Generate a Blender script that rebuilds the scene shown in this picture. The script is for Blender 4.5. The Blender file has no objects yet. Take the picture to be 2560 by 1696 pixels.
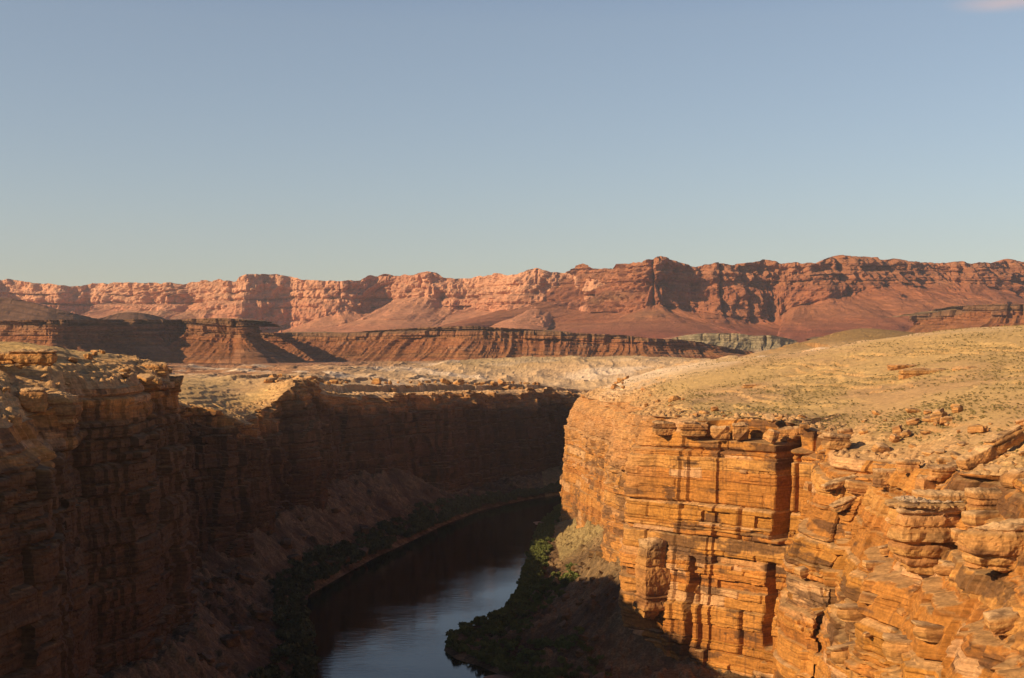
import bpy, math, time
import numpy as np
from mathutils import Vector
T0 = time.time()
R = math.radians
scene = bpy.context.scene
C = scene.collection

# ------------------------------------------------------------------ camera
FPX = 3517.0                      # focal length in pixels of the 2560 px wide photograph
HOR = 850.0
cam_d = bpy.data.cameras.new('camera')
cam_d.sensor_width = 36.0
cam_d.lens = 36.0 * FPX / 2560.0
cam_d.clip_start = 1.0
cam_d.clip_end = 40000.0
cam = bpy.data.objects.new('camera', cam_d)
cam.location = (0, 0, 0)
cam.rotation_euler = (R(90) - math.atan((848 - HOR) / FPX), 0, 0)
C.objects.link(cam)
scene.camera = cam

# ------------------------------------------------------------------ sky and sun
SUN_EL, SUN_AZ = 25.8, 66.0       # azimuth: degrees to the left of straight behind the camera
world = bpy.data.worlds.new('World'); scene.world = world
world.use_nodes = True
nt = world.node_tree; nt.nodes.clear()
sky = nt.nodes.new('ShaderNodeTexSky'); sky.sky_type = 'NISHITA'
sky.sun_disc = False
sky.sun_elevation = R(SUN_EL)
sx, sy = -math.sin(R(SUN_AZ)), -math.cos(R(SUN_AZ))
sky.sun_rotation = math.atan2(sx, sy)
sky.altitude = 1100; sky.air_density = 1.0; sky.dust_density = 1.2; sky.ozone_density = 1.6
bg = nt.nodes.new('ShaderNodeBackground'); bg.inputs['Strength'].default_value = 0.12
wo = nt.nodes.new('ShaderNodeOutputWorld')
tcw = nt.nodes.new('ShaderNodeTexCoord'); sep = nt.nodes.new('ShaderNodeSeparateXYZ'); nt.links.new(tcw.outputs['Generated'], sep.inputs[0])
ramp = nt.nodes.new('ShaderNodeValToRGB'); nt.links.new(sep.outputs['Z'], ramp.inputs[0])
SKYR = [(0.0, (2.25, 2.05, 1.95)), (0.05, (2.25, 2.05, 1.95)), (0.22, (2.85, 2.42, 2.12)), (0.40, (1.5, 1.65, 2.1)), (1.0, (.25, .22, .23))]
re = ramp.color_ramp.elements
while len(re) < len(SKYR): re.new(0.5)
for e_, (p_, c_) in zip(re, SKYR): e_.position = p_; e_.color = (*[v / 3 for v in c_], 1)
mulw = nt.nodes.new('ShaderNodeMix'); mulw.data_type = 'RGBA'; mulw.blend_type = 'MULTIPLY'; mulw.inputs[0].default_value = 1
nt.links.new(sky.outputs[0], mulw.inputs[6]); nt.links.new(ramp.outputs[0], mulw.inputs[7])
# one faint pink wisp of cloud, high on the right
cd = Vector(((2520 - 1280) / FPX, 1, (HOR - 2) / FPX)).normalized()
mpw = nt.nodes.new('ShaderNodeVectorMath'); mpw.operation = 'SUBTRACT'; mpw.inputs[1].default_value = cd; nt.links.new(tcw.outputs['Generated'], mpw.inputs[0])
sc_w = nt.nodes.new('ShaderNodeVectorMath'); sc_w.operation = 'MULTIPLY'; sc_w.inputs[1].default_value = (1, 1, 5); nt.links.new(mpw.outputs[0], sc_w.inputs[0])
ln = nt.nodes.new('ShaderNodeVectorMath'); ln.operation = 'LENGTH'; nt.links.new(sc_w.outputs[0], ln.inputs[0])
mr = nt.nodes.new('ShaderNodeMapRange'); mr.inputs['From Min'].default_value = 0.045; mr.inputs['From Max'].default_value = 0.0; mr.interpolation_type = 'SMOOTHSTEP'; nt.links.new(ln.outputs['Value'], mr.inputs['Value'])
nw = nt.nodes.new('ShaderNodeTexNoise'); nw.inputs['Scale'].default_value = 18; nw.inputs['Detail'].default_value = 4; nt.links.new(sc_w.outputs[0], nw.inputs['Vector'])
mw = nt.nodes.new('ShaderNodeMath'); mw.operation = 'MULTIPLY'; nt.links.new(mr.outputs[0], mw.inputs[0]); nt.links.new(nw.outputs[0], mw.inputs[1])
cl = nt.nodes.new('ShaderNodeMix'); cl.data_type = 'RGBA'; nt.links.new(mw.outputs[0], cl.inputs[0]); nt.links.new(mulw.outputs[2], cl.inputs[6]); cl.inputs[7].default_value = (4.6, 3.4, 3.2, 1)
nt.links.new(cl.outputs[2], bg.inputs[0]); nt.links.new(bg.outputs[0], wo.inputs[0])
sd = bpy.data.lights.new('sun', 'SUN'); sd.energy = 5.0; sd.angle = R(0.5); sd.color = (1.0, 0.75, 0.43)
sun = bpy.data.objects.new('sun', sd); C.objects.link(sun)
sdir = Vector((sx * math.cos(R(SUN_EL)), sy * math.cos(R(SUN_EL)), math.sin(R(SUN_EL))))
sun.rotation_euler = sdir.to_track_quat('Z', 'Y').to_euler()
sun.location = (-500, -200, 400)
scene.view_settings.view_transform = 'Standard'
scene.view_settings.look = 'None'
scene.view_settings.exposure = 0.4
scene.view_settings.gamma = 1.0
scene.cycles.diffuse_bounces = 2

# ------------------------------------------------------------------ helpers
def W(px, py, d):
    return ((px - 1280) * d / FPX, d, (HOR - py) * d / FPX)

def tag(o, label=None, cat=None, group=None, kind=None):
    if label: o['label'] = label
    if cat: o['category'] = cat
    if group: o['group'] = group
    if kind: o['kind'] = kind
    return o

def hsh(ix, iy, iz=0, seed=0):
    a = (np.asarray(ix).astype(np.int64) & 0xffffffff).astype(np.uint32)
    b = (np.asarray(iy).astype(np.int64) & 0xffffffff).astype(np.uint32)
    c = (np.asarray(iz).astype(np.int64) & 0xffffffff).astype(np.uint32)
    with np.errstate(over='ignore'):
        h = a * np.uint32(374761393) + b * np.uint32(668265263) + c * np.uint32(2246822519) + np.uint32((seed * 3266489917) & 0xffffffff)
        h = (h ^ (h >> np.uint32(13))) * np.uint32(1274126177)
        h = (h ^ (h >> np.uint32(16))) * np.uint32(2654435761)
        h = h ^ (h >> np.uint32(15))
    return h.astype(np.float32) / np.float32(4294967296.0)

def vn(x, y, seed=0):
    """value noise 2D in -1..1"""
    xi = np.floor(x); yi = np.floor(y)
    fx = (x - xi).astype(np.float32); fy = (y - yi).astype(np.float32)
    fx = fx * fx * fx * (fx * (fx * 6 - 15) + 10); fy = fy * fy * fy * (fy * (fy * 6 - 15) + 10)
    a = hsh(xi, yi, 0, seed); b = hsh(xi + 1, yi, 0, seed); c = hsh(xi, yi + 1, 0, seed); d = hsh(xi + 1, yi + 1, 0, seed)
    return ((a * (1 - fx) + b * fx) * (1 - fy) + (c * (1 - fx) + d * fx) * fy) * 2 - 1

def vn3(x, y, z, seed=0):
    xi = np.floor(x); yi = np.floor(y); zi = np.floor(z)
    fx = x - xi; fy = y - yi; fz = z - zi
    fx = fx * fx * (3 - 2 * fx); fy = fy * fy * (3 - 2 * fy); fz = fz * fz * (3 - 2 * fz)
    r = 0
    for i in (0, 1):
        for j in (0, 1):
            for k in (0, 1):
                r = r + hsh(xi + i, yi + j, zi + k, seed) * (fx if i else 1 - fx) * (fy if j else 1 - fy) * (fz if k else 1 - fz)
    return r * 2 - 1

def fbm(x, y, oct=4, seed=0, gain=0.5):
    r = 0; a = 1.0; t = 0
    for o in range(oct):
        r = r + a * vn(x * 2 ** o + 17.3 * o, y * 2 ** o - 9.1 * o, seed + o); t += a; a *= gain
    return r / t

def ridged(x, y, oct=4, seed=0, gain=0.5):
    r = 0; a = 1.0; t = 0
    for o in range(oct):
        n = 1 - np.abs(vn(x * 2 ** o + 7.7 * o, y * 2 ** o + 3.1 * o, seed + o)) * 2
        r = r + a * n; t += a; a *= gain
    return r / t

def voro(x, y, seed=0):
    """F1, F2 and id of a jittered cell pattern"""
    xi = np.floor(x); yi = np.floor(y)
    f1 = np.full(np.shape(x), 9.0); f2 = f1.copy(); idd = f1.copy()
    for i in (-1, 0, 1):
        for j in (-1, 0, 1):
            cx = xi + i; cy = yi + j
            d = np.hypot(cx + hsh(cx, cy, 1, seed) - x, cy + hsh(cx, cy, 2, seed) - y)
            c = d < f1
            f2 = np.where(c, f1, np.minimum(f2, d)); idd = np.where(c, hsh(cx, cy, 3, seed), idd); f1 = np.where(c, d, f1)
    return f1, f2, idd

def sstep(a, b, x):
    t = np.clip((x - a) / (b - a), 0, 1); return t * t * (3 - 2 * t)

def mix(a, b, t):
    a = np.asarray(a, dtype=np.float32); b = np.asarray(b, dtype=np.float32); t = np.asarray(t)[..., None]
    return a * (1 - t) + b * t

def make_mesh(name, V, F, col=None, smooth=False):
    me = bpy.data.meshes.new(name)
    V = np.ascontiguousarray(V, dtype=np.float32); F = np.ascontiguousarray(F, dtype=np.int32)
    n = F.shape[1]
    me.vertices.add(len(V)); me.vertices.foreach_set('co', V.ravel())
    me.loops.add(F.size); me.loops.foreach_set('vertex_index', F.ravel())
    me.polygons.add(len(F)); me.polygons.foreach_set('loop_start', np.arange(0, F.size, n, dtype=np.int32))
    me.polygons.foreach_set('use_smooth', np.full(len(F), smooth))
    if col is not None:
        at = me.color_attributes.new('Col', 'FLOAT_COLOR', 'POINT')
        c4 = np.ones((len(V), 4), dtype=np.float32); c4[:, :3] = col
        at.data.foreach_set('color', c4.ravel())
    me.update(calc_edges=True); me.validate()
    return me

def grid_faces(nr, nc, flip=False, keep=None):
    i = np.arange(nr - 1)[:, None] * nc + np.arange(nc - 1)[None, :]
    F = np.stack([i, i + 1, i + nc + 1, i + nc], -1)
    if flip: F = F[..., ::-1]
    F = F.reshape(-1, 4)
    if keep is not None: F = F[keep.ravel()]
    return F

def add(name, me, mat, parent=None):
    o = bpy.data.objects.new(name, me); C.objects.link(o)
    if mat and len(me.materials) == 0: me.materials.append(mat)
    if parent: o.parent = parent
    return o

# ------------------------------------------------------------------ materials
def rock_mat(name, scale=1.0, bump=0.5, rough=0.92, var=0.35, strata=0.0, speck=0.0):
    m = bpy.data.materials.new(name); m.use_nodes = True
    n = m.node_tree.nodes; l = m.node_tree.links
    bs = n['Principled BSDF']; bs.inputs['Roughness'].default_value = rough
    bs.inputs['Specular IOR Level'].default_value = 0.15
    at = n.new('ShaderNodeAttribute'); at.attribute_name = 'Col'
    tc = n.new('ShaderNodeNewGeometry')
    def noise(sc, det, vec=None, r=0.6):
        t = n.new('ShaderNodeTexNoise'); t.inputs['Scale'].default_value = sc; t.inputs['Detail'].default_value = det
        t.inputs['Roughness'].default_value = r
        l.new(vec or tc.outputs['Position'], t.inputs['Vector']); return t
    mp = n.new('ShaderNodeMapping'); mp.inputs['Scale'].default_value = (0.12, 0.12, 1.6); l.new(tc.outputs['Position'], mp.inputs['Vector'])
    n1 = noise(0.9 * scale, 6); n2 = noise(0.12 * scale, 4); n3 = noise(1.0 * scale, 4, mp.outputs[0])
    def rng(src, a, b):
        r = n.new('ShaderNodeMapRange'); r.inputs['From Min'].default_value = 0.3; r.inputs['From Max'].default_value = 0.7
        r.inputs['To Min'].default_value = a; r.inputs['To Max'].default_value = b; l.new(src, r.inputs['Value']); return r.outputs[0]
    a = rng(n1.outputs[0], 1 - var, 1 + var); b = rng(n2.outputs[0], 1 - var * .6, 1 + var * .6); c = rng(n3.outputs[0], 1 - strata, 1 + strata)
    mu = n.new('ShaderNodeMath'); mu.operation = 'MULTIPLY'; l.new(a, mu.inputs[0]); l.new(b, mu.inputs[1])
    mu2 = n.new('ShaderNodeMath'); mu2.operation = 'MULTIPLY'; l.new(mu.outputs[0], mu2.inputs[0]); l.new(c, mu2.inputs[1])
    vm = n.new('ShaderNodeVectorMath'); vm.operation = 'SCALE'; l.new(at.outputs['Color'], vm.inputs[0]); l.new(mu2.outputs[0], vm.inputs['Scale'])
    l.new(vm.outputs[0], bs.inputs['Base Color'])
    hn = noise(2.2 * scale, 8, None, 0.7)
    ad = n.new('ShaderNodeMath'); ad.operation = 'ADD'; l.new(hn.outputs[0], ad.inputs[0]); l.new(n3.outputs[0], ad.inputs[1])
    bp = n.new('ShaderNodeBump'); bp.inputs['Strength'].default_value = bump; bp.inputs['Distance'].default_value = 0.6 / scale
    l.new(ad.outputs[0], bp.inputs['Height']); l.new(bp.outputs[0], bs.inputs['Normal'])
    return m

M_cliff = rock_mat('layered_sandstone', 1.0, 0.55, var=0.28, strata=0.30)
M_ground = rock_mat('dusty_plateau', 0.6, 0.5, var=0.22, strata=0.05)
M_talus = rock_mat('talus_rubble', 1.2, 0.9, var=0.45)
M_mesa = rock_mat('mesa_rock', 0.12, 0.5, var=0.25, strata=0.25)
M_far = rock_mat('far_cliff_rock', 0.05, 0.7, var=0.25, strata=0.10)
M_boulder = rock_mat('boulder_rock', 1.6, 0.5, var=0.25, strata=0.25)

def flat_mat(name, col, rough=0.9, var=0.4, scale=0.5, trans=0.0):
    m = bpy.data.materials.new(name); m.use_nodes = True
    n = m.node_tree.nodes; l = m.node_tree.links; bs = n['Principled BSDF']
    bs.inputs['Roughness'].default_value = rough; bs.inputs['Specular IOR Level'].default_value = 0.2
    g = n.new('ShaderNodeNewGeometry'); t = n.new('ShaderNodeTexNoise'); t.inputs['Scale'].default_value = scale; t.inputs['Detail'].default_value = 4
    l.new(g.outputs['Position'], t.inputs['Vector'])
    oi = n.new('ShaderNodeObjectInfo')
    ad = n.new('ShaderNodeMath'); ad.operation = 'ADD'; l.new(t.outputs[0], ad.inputs[0])
    ml = n.new('ShaderNodeMath'); ml.operation = 'MULTIPLY'; ml.inputs[1].default_value = .4; l.new(oi.outputs['Random'], ml.inputs[0]); l.new(ml.outputs[0], ad.inputs[1])
    cr = n.new('ShaderNodeValToRGB'); e = cr.color_ramp.elements
    e[0].position = .35; e[0].color = (*[c * (1 - var) for c in col], 1); e[1].position = .95; e[1].color = (*[c * (1 + var) for c in col], 1)
    l.new(ad.outputs[0], cr.inputs[0]); l.new(cr.outputs[0], bs.inputs['Base Color'])
    return m
M_tam = flat_mat('tamarisk_leaves', (0.088, 0.090, 0.036), var=0.5, scale=0.35)
M_wil = flat_mat('willow_leaves', (0.105, 0.118, 0.030), var=0.45, scale=0.2)
M_scrub = flat_mat('scrub_leaves', (0.33, 0.245, 0.10), var=0.35, scale=0.3)
M_sand = flat_mat('river_sand', (0.30, 0.20, 0.13), var=0.15, scale=0.3)

def water_mat():
    m = bpy.data.materials.new('river_water'); m.use_nodes = True
    n = m.node_tree.nodes; l = m.node_tree.links; bs = n['Principled BSDF']
    bs.inputs['Base Color'].default_value = (0.012, 0.012, 0.006, 1)
    bs.inputs['Roughness'].default_value = 0.03; bs.inputs['IOR'].default_value = 1.24
    g = n.new('ShaderNodeNewGeometry')
    mp = n.new('ShaderNodeMapping'); mp.inputs['Scale'].default_value = (0.35, 1.0, 1); mp.inputs['Rotation'].default_value = (0, 0, R(12)); l.new(g.outputs['Position'], mp.inputs[0])
    a = n.new('ShaderNodeTexNoise'); a.inputs['Scale'].default_value = 0.35; a.inputs['Detail'].default_value = 5; a.inputs['Roughness'].default_value = .6; l.new(mp.outputs[0], a.inputs['Vector'])
    b = n.new('ShaderNodeTexNoise'); b.inputs['Scale'].default_value = 0.022; b.inputs['Detail'].default_value = 3; l.new(g.outputs['Position'], b.inputs['Vector'])
    r = n.new('ShaderNodeMapRange'); r.inputs['From Min'].default_value = .4; r.inputs['From Max'].default_value = .65; r.inputs['To Min'].default_value = .3; r.inputs['To Max'].default_value = 1.0
    l.new(b.outputs[0], r.inputs[0])
    mu = n.new('ShaderNodeMath'); mu.operation = 'MULTIPLY'; l.new(a.outputs[0], mu.inputs[0]); l.new(r.outputs[0], mu.inputs[1])
    bp = n.new('ShaderNodeBump'); bp.inputs['Strength'].default_value = 0.65; bp.inputs['Distance'].default_value = 0.14
    l.new(mu.outputs[0], bp.inputs['Height']); l.new(bp.outputs[0], bs.inputs['Normal'])
    return m
M_water = water_mat()

# ------------------------------------------------------------------ terrain height outside the canyon
def tps_fit(P, Z, lam=0.02):
    d = np.linalg.norm(P[:, None] - P[None], axis=-1)
    K = np.where(d > 0, d * d * np.log(d + 1e-12), 0) + lam * np.eye(len(P))
    A = np.hstack([np.ones((len(P), 1)), P]); n = len(P)
    M = np.zeros((n + 3, n + 3)); M[:n, :n] = K; M[:n, n:] = A; M[n:, :n] = A.T
    return np.linalg.solve(M, np.concatenate([Z, np.zeros(3)]))
def tps_eval(P, w, Q):
    out = w[-3] + w[-2] * Q[:, 0] + w[-1] * Q[:, 1]
    for i in range(len(P)):
        d2 = (Q[:, 0] - P[i, 0]) ** 2 + (Q[:, 1] - P[i, 1]) ** 2
        out = out + w[i] * 0.5 * d2 * np.log(d2 + 1e-12)
    return out

# rims as (px, py, depth): read off the photograph once, they are fixed world points from here on
RIM_R = [(3600, 1420, 150), (2900, 1330, 205), (2700, 1250, 262), (2600, 1200, 300), (2560, 1190, 322), (2445, 1180, 340), (2405, 1178, 388), (2320, 1170, 402), (2235, 1155, 452), (2120, 1140, 468),
         (2075, 1100, 528), (1930, 1062, 543), (1740, 1050, 572), (1628, 1040, 600), (1640, 1040, 690), (1590, 1035, 730),
         (1615, 1020, 830), (1578, 1010, 890), (1512, 1004, 985), (1482, 1000, 1020), (1462, 985, 1120), (1520, 975, 1220)]
RIM_L = [(-1900, 1150, 130), (-700, 1090, 215), (-150, 1070, 312), (60, 1075, 352), (90, 1050, 400), (185, 1000, 412), (215, 975, 452), (380, 965, 500), (448, 958, 562),
         (400, 975, 640), (425, 1000, 735), (540, 1030, 760), (590, 1052, 800), (650, 1052, 850), (690, 1010, 905), (735, 955, 920), (765, 945, 950), (800, 965, 1010), (840, 984, 1070),
         (920, 988, 1100), (1000, 986, 1165), (1100, 985, 1230), (1200, 980, 1330), (1300, 976, 1405), (1400, 975, 1500), (1440, 985, 1580), (1520, 985, 1620)]
CTRL = [  # right plateau
    (3400, 1100, 260), (2900, 1050, 330), (2700, 1040, 420), (2560, 1110, 380), (2560, 1000, 480), (2560, 930, 620), (2560, 870, 780), (2560, 819, 960), (2900, 810, 960), (2560, 832, 1350),
    (2350, 833, 980), (2350, 870, 860), (2350, 930, 690), (2350, 1000, 540), (2380, 1090, 440), (2200, 1080, 490), (2200, 1020, 580), (2200, 940, 740), (2200, 880, 900), (2200, 851, 1010), (2200, 868, 1300),
    (2000, 1050, 560), (2000, 1000, 670), (2000, 930, 850), (2000, 881, 1040), (2000, 893, 1250), (1850, 1020, 640), (1850, 960, 830), (1830, 898, 1120), (1830, 908, 1400), (1700, 1010, 700), (1700, 960, 900), (1700, 915, 1150),
    (1600, 985, 900), (1600, 945, 1150), (1520, 965, 1080), (1580, 935, 1400), (2150, 836, 1650), (2000, 868, 1600), (2300, 850, 1700), (2560, 850, 2000), (2150, 880, 2400),
    # left block
    (-700, 1010, 300), (-150, 985, 380), (0, 960, 400), (0, 885, 460), (-300, 885, 460), (140, 960, 430), (130, 884, 480), (250, 925, 500), (310, 900, 540), (395, 912, 575), (300, 950, 680), (100, 960, 700), (-300, 940, 700),
    # plain behind
    (350, 985, 820), (500, 985, 860), (200, 940, 1000), (520, 965, 950), (450, 935, 1300), (600, 965, 1010), (700, 940, 1200), (740, 960, 1030), (850, 962, 1200), (900, 930, 1500), (1000, 955, 1400), (1100, 962, 1450), (1100, 935, 1750),
    (1250, 955, 1600), (1350, 955, 1720), (1300, 925, 2000), (1500, 950, 1750), (1560, 888, 2250), (1300, 897, 2250), (1800, 902, 2250), (1560, 915, 2800), (900, 912, 2250), (500, 915, 2200), (0, 915, 2200),
    (0, 908, 3000), (700, 908, 3000), (1300, 908, 3000), (1900, 905, 3000), (2560, 895, 3000), (0, 880, 5500), (1300, 888, 5500), (2560, 875, 5500), (0, 865, 9000), (2560, 865, 9000), (-900, 900, 2000), (3300, 870, 2000)]
def uv_of(X, Y):
    return np.stack([X / Y * FPX / 260.0, np.log(Y) * 5.5], -1)
_pts = np.array([W(*p) for p in RIM_R + RIM_L + CTRL])
TP = uv_of(_pts[:, 0], _pts[:, 1]); TW = tps_fit(TP, _pts[:, 2] / _pts[:, 1] * 1000)

def poly_dist(X, Y, P):
    """distance to an open polyline"""
    best = np.full(X.shape, 1e9)
    for a, b in zip(P[:-1], P[1:]):
        dx, dy = b[0] - a[0], b[1] - a[1]; L = dx * dx + dy * dy + 1e-9
        t = np.clip(((X - a[0]) * dx + (Y - a[1]) * dy) / L, 0, 1)
        best = np.minimum(best, np.hypot(X - a[0] - t * dx, Y - a[1] - t * dy))
    return best
def inside(X, Y, P):
    r = np.zeros(X.shape, bool)
    for i in range(len(P)):
        a = P[i - 1]; b = P[i]
        c = ((a[1] > Y) != (b[1] > Y)) & (X < (b[0] - a[0]) * (Y - a[1]) / (b[1] - a[1] + 1e-9) + a[0])
        r ^= c
    return r
rimR = np.array([W(*p)[:2] for p in RIM_R] + [(150, 1290), (205, 1400)])
rimL = np.array([W(*p)[:2] for p in RIM_L] + [(205, 1610)])
CANYON = np.vstack([[(-75, 60)], rimL, rimR[::-1], [(105, 60)]])

def base_z(X, Y):
    sh = X.shape; X = X.ravel(); Y = Y.ravel()
    Yc = np.maximum(Y, 120)
    z = tps_eval(TP, TW, uv_of(X, Yc)) * Yc / 1000
    return z.reshape(sh)
def terrace(z, X, Y, step, k):
    q = z / step + 1.1 * fbm(X / 22, Y / 34, 4, 71)
    f = q - np.floor(q)
    g = np.floor(q) + np.where(f < k, f * 0.35 / k * 1.0, 0.35 + (f - k) / (1 - k) * 0.65)
    return z + (g - q) * step
def ground_z(X, Y, detail=True):
    z = base_z(X, Y)
    far = sstep(600, 2500, Y)
    z = z + (0.9 + 3.0 * far) * fbm(X / (55 + 160 * far), Y / (55 + 160 * far), 3, 5)
    z = z + 7 * np.exp(-(((X - 410) / 120) ** 2 + ((Y - 1620) / 190) ** 2))
    if detail:
        m = sstep(0.12, 0.32, fbm(X / 45, Y / 110, 4, 33)) * (1 - sstep(1500, 3000, Y)); m = np.clip(m + 0.8 * sstep(950, 1150, Y) * (1 - sstep(1500, 1800, Y)) * sstep(-.1, .2, fbm(X / 30, Y / 60, 3, 34)), 0, 1)
        bad = sstep(1000, 1200, Y) * (1 - sstep(2300, 2700, Y)) * (X < 330)
        z = z + bad * (6.5 * ridged(X / 70, Y / 170, 4, 36) - 2.0) * sstep(20, 90, poly_dist(X, Y, rimL))
        left = sstep(-100, -140, X) * (1 - sstep(900, 1200, Y))
        m = np.clip(m + 0.6 * left, 0, 1)
        zt = terrace(z, X, Y, 2.6, 0.82)
        z = z * (1 - m) + zt * m
        if np.any(bad > 0):
            dr_ = poly_dist(X, Y, rimL) + 12 * fbm(X / 28, Y / 28, 4, 38)
            lm = sstep(1000, 1060, Y) * (1 - sstep(1600, 1700, Y)) * (X < 250)
            z = z + lm * (8.5 * sstep(30, 32.5, dr_) - 3.5 * sstep(20, 32, dr_) - 5.0 * sstep(36, 110, dr_) + 2.5 * sstep(62, 65, dr_ + 20 * fbm(X / 40, Y / 40, 3, 39)) - 2.5 * sstep(66, 100, dr_))
        z = z + 0.12 * fbm(X / 2.5, Y / 2.5, 3, 8) * (1 + Y / 500)
    return z

# ------------------------------------------------------------------ canyon walls
def resample(P3, kfun):
    """P3 (n,2) -> dense points whose spacing follows kfun(depth)"""
    out = [P3[0]]
    for a, b in zip(P3[:-1], P3[1:]):
        L = np.linalg.norm(b - a); n = max(1, int(L / kfun((a[1] + b[1]) / 2)))
        t = np.arange(1, n + 1)[:, None] / n
        out.append(a + (b - a) * t)
    return np.vstack(out)
def gsmooth(A, sig):
    n = min(int(sig * 3) + 1, len(A) - 1); k = np.exp(-0.5 * (np.arange(-n, n + 1) / sig) ** 2); k /= k.sum()
    Ap = np.pad(A, ((n, n), (0, 0)), mode='edge')
    Ap[:n] = 2 * A[0] - A[1:n + 1][::-1]; Ap[-n:] = 2 * A[-1] - A[-n - 1:-1][::-1]
    return np.stack([np.convolve(Ap[:, i], k, 'valid') for i in range(A.shape[1])], -1)

def bounds_of(seed, z0, z1, a, b):
    r = np.random.RandomState(seed); B = [z0 - 5]
    while B[-1] < z1 + 10: B.append(B[-1] + a + (b - a) * r.rand() ** 2)
    return np.array(B)

PAL = np.array([(0.34, 0.140, 0.030), (0.41, 0.180, 0.042), (0.36, 0.160, 0.032), (0.30, 0.115, 0.026), (0.44, 0.215, 0.060), (0.38, 0.152, 0.034)]) * 1.10
VARN = np.array((0.085, 0.042, 0.024))

def blocks(s, z, seed, zr, thick=(1.0, 4.5), A=1.4, unit=(9, 24), AU=3.0, scale=1.0, colw=(7, 20), crack=3.0, varn=0.7):
    """layered, jointed rock: displacement and colour for position s along the wall at height z"""
    s = s / scale; z = z / scale; zr = (zr[0] / scale, zr[1] / scale)
    zz = z + 1.3 * vn(s / 70, s * 0, seed) + 0.25 * vn(s / 9, z / 6, seed + 1)
    def cell(B, wmin, wmax, sd, warp):
        k = np.clip(np.searchsorted(B, zz) - 1, 0, len(B) - 2)
        th = B[k + 1] - B[k]; fz = (zz - B[k]) / th
        return k, th, fz
    # units
    BU = bounds_of(seed + 5, *zr, *unit); ku, tu, fu = cell(BU, 0, 0, 0, 0)
    wu = colw[0] + (colw[1] - colw[0]) * hsh(ku, ku * 0, 3, seed)
    su = s / wu + 10 * hsh(ku, ku * 0, 4, seed) + 0.35 * vn(s / wu * 0.7, ku * 3.7, seed + 2)
    ju = np.floor(su); fs = su - ju; eu = np.minimum(fs, 1 - fs) * wu
    jn = np.round(su)
    DU = AU * (hsh(ku, ju, 5, seed) - 0.5)
    ck = crack * hsh(ku, jn, 6, seed) ** 2.2
    DU = DU - ck * np.exp(-(eu / (0.35 + 0.5 * hsh(ku, jn, 7, seed))) ** 2)
    ezu = np.minimum(fu, 1 - fu) * tu
    DU = DU - 1.35 * np.exp(-(ezu / 0.5) ** 2) * (hsh(np.round(zz * 0) + ku, jn * 0, 9, seed) > .35)
    # layers
    B = bounds_of(seed + 6, *zr, *thick); k, th, fz = cell(B, 0, 0, 0, 0)
    w = th * (1.8 + 9 * hsh(k, k * 0, 11, seed)) + 2.0
    sl = s / w + 10 * hsh(k, k * 0, 12, seed) + 0.3 * vn(s / w * 0.8, k * 5.1, seed + 4)
    j = np.floor(sl); f = sl - j; e = np.minimum(f, 1 - f) * w; jn = np.round(sl)
    lay = A * (0.3 * (hsh(k, k * 0, 13, seed) - .5) - 1.5 * hsh(k, k * 0, 13, seed) ** 5)
    hb = hsh(k, j, 14, seed)
    D = lay + A * (0.25 * (hb - 0.5) + 0.9 * (hb > .93) - 1.3 * (hb < .05))
    D = D - 1.3 * hsh(k, jn, 15, seed) ** 5 * np.exp(-(e / 0.3) ** 2)
    ez = np.minimum(fz, 1 - fz) * th
    kn = np.where(fz > .5, k + 1, k)
    D = D - 0.95 * hsh(kn, kn * 0, 16, seed) ** 2.5 * np.exp(-(ez / 0.28) ** 2) * sstep(-0.6, 0.3, vn(s / 14, kn * 3.3, seed + 31))
    r = 0.5
    D = D - 0.3 * (r - np.minimum(r, e)) ** 2 / r - 0.5 * (r - np.minimum(r, ez)) ** 2 / r
    # fine beds
    D = D + 0.16 * np.sign(vn(s / 30, zz / 0.55, seed + 9)) * (hsh(k, j, 17, seed) > 0.35)
    D = D + 0.45 * fbm(s / 5, z / 4, 5, seed + 12, 0.6) + 3.0 * np.round(2.2 * vn(s / 36 + 0.09 * hsh(ku, ku * 0, 27, seed), z * 0, seed + 13)) / 2.2 * (AU > 2.1) * (scale < 2)
    # missing blocks
    D = D - 1.6 * (hsh(k, j, 23, seed) > 0.96)
    # colour
    c = PAL[(hsh(k, k * 0, 18, seed) * 5.99).astype(int)]
    c = mix(c, PAL[5], 0.15) * (0.92 + 0.16 * hb)[..., None]
    pale = (hsh(k, j, 24, seed) > 0.90) * 0.55
    c = mix(c, (0.58, 0.36, 0.20), pale); c = mix(c, (0.50, 0.30, 0.15), 0.45 * (hsh(k, k * 0, 26, seed) > .84))
    mv = 0.30 * (hsh(k, k * 0, 19, seed) - .5) + 0.14 * (hb - .5) + 0.75 * fbm(s / 11.0, z / 4.0, 5, seed + 14, .6) + 0.35 * vn(s / 32, z / 16, seed + 15)
    mv = sstep(0.25 - 0.12 * varn, 0.42 - 0.10 * varn, mv) * min(varn, 1) * .8
    st = sstep(0.25, 0.7, fbm(s / 0.9, z / 9, 3, seed + 16)) * 0.5 * varn
    c = mix(c, VARN, np.clip(mv + st, 0, 0.85))
    return (DU + D) * scale, c

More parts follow.
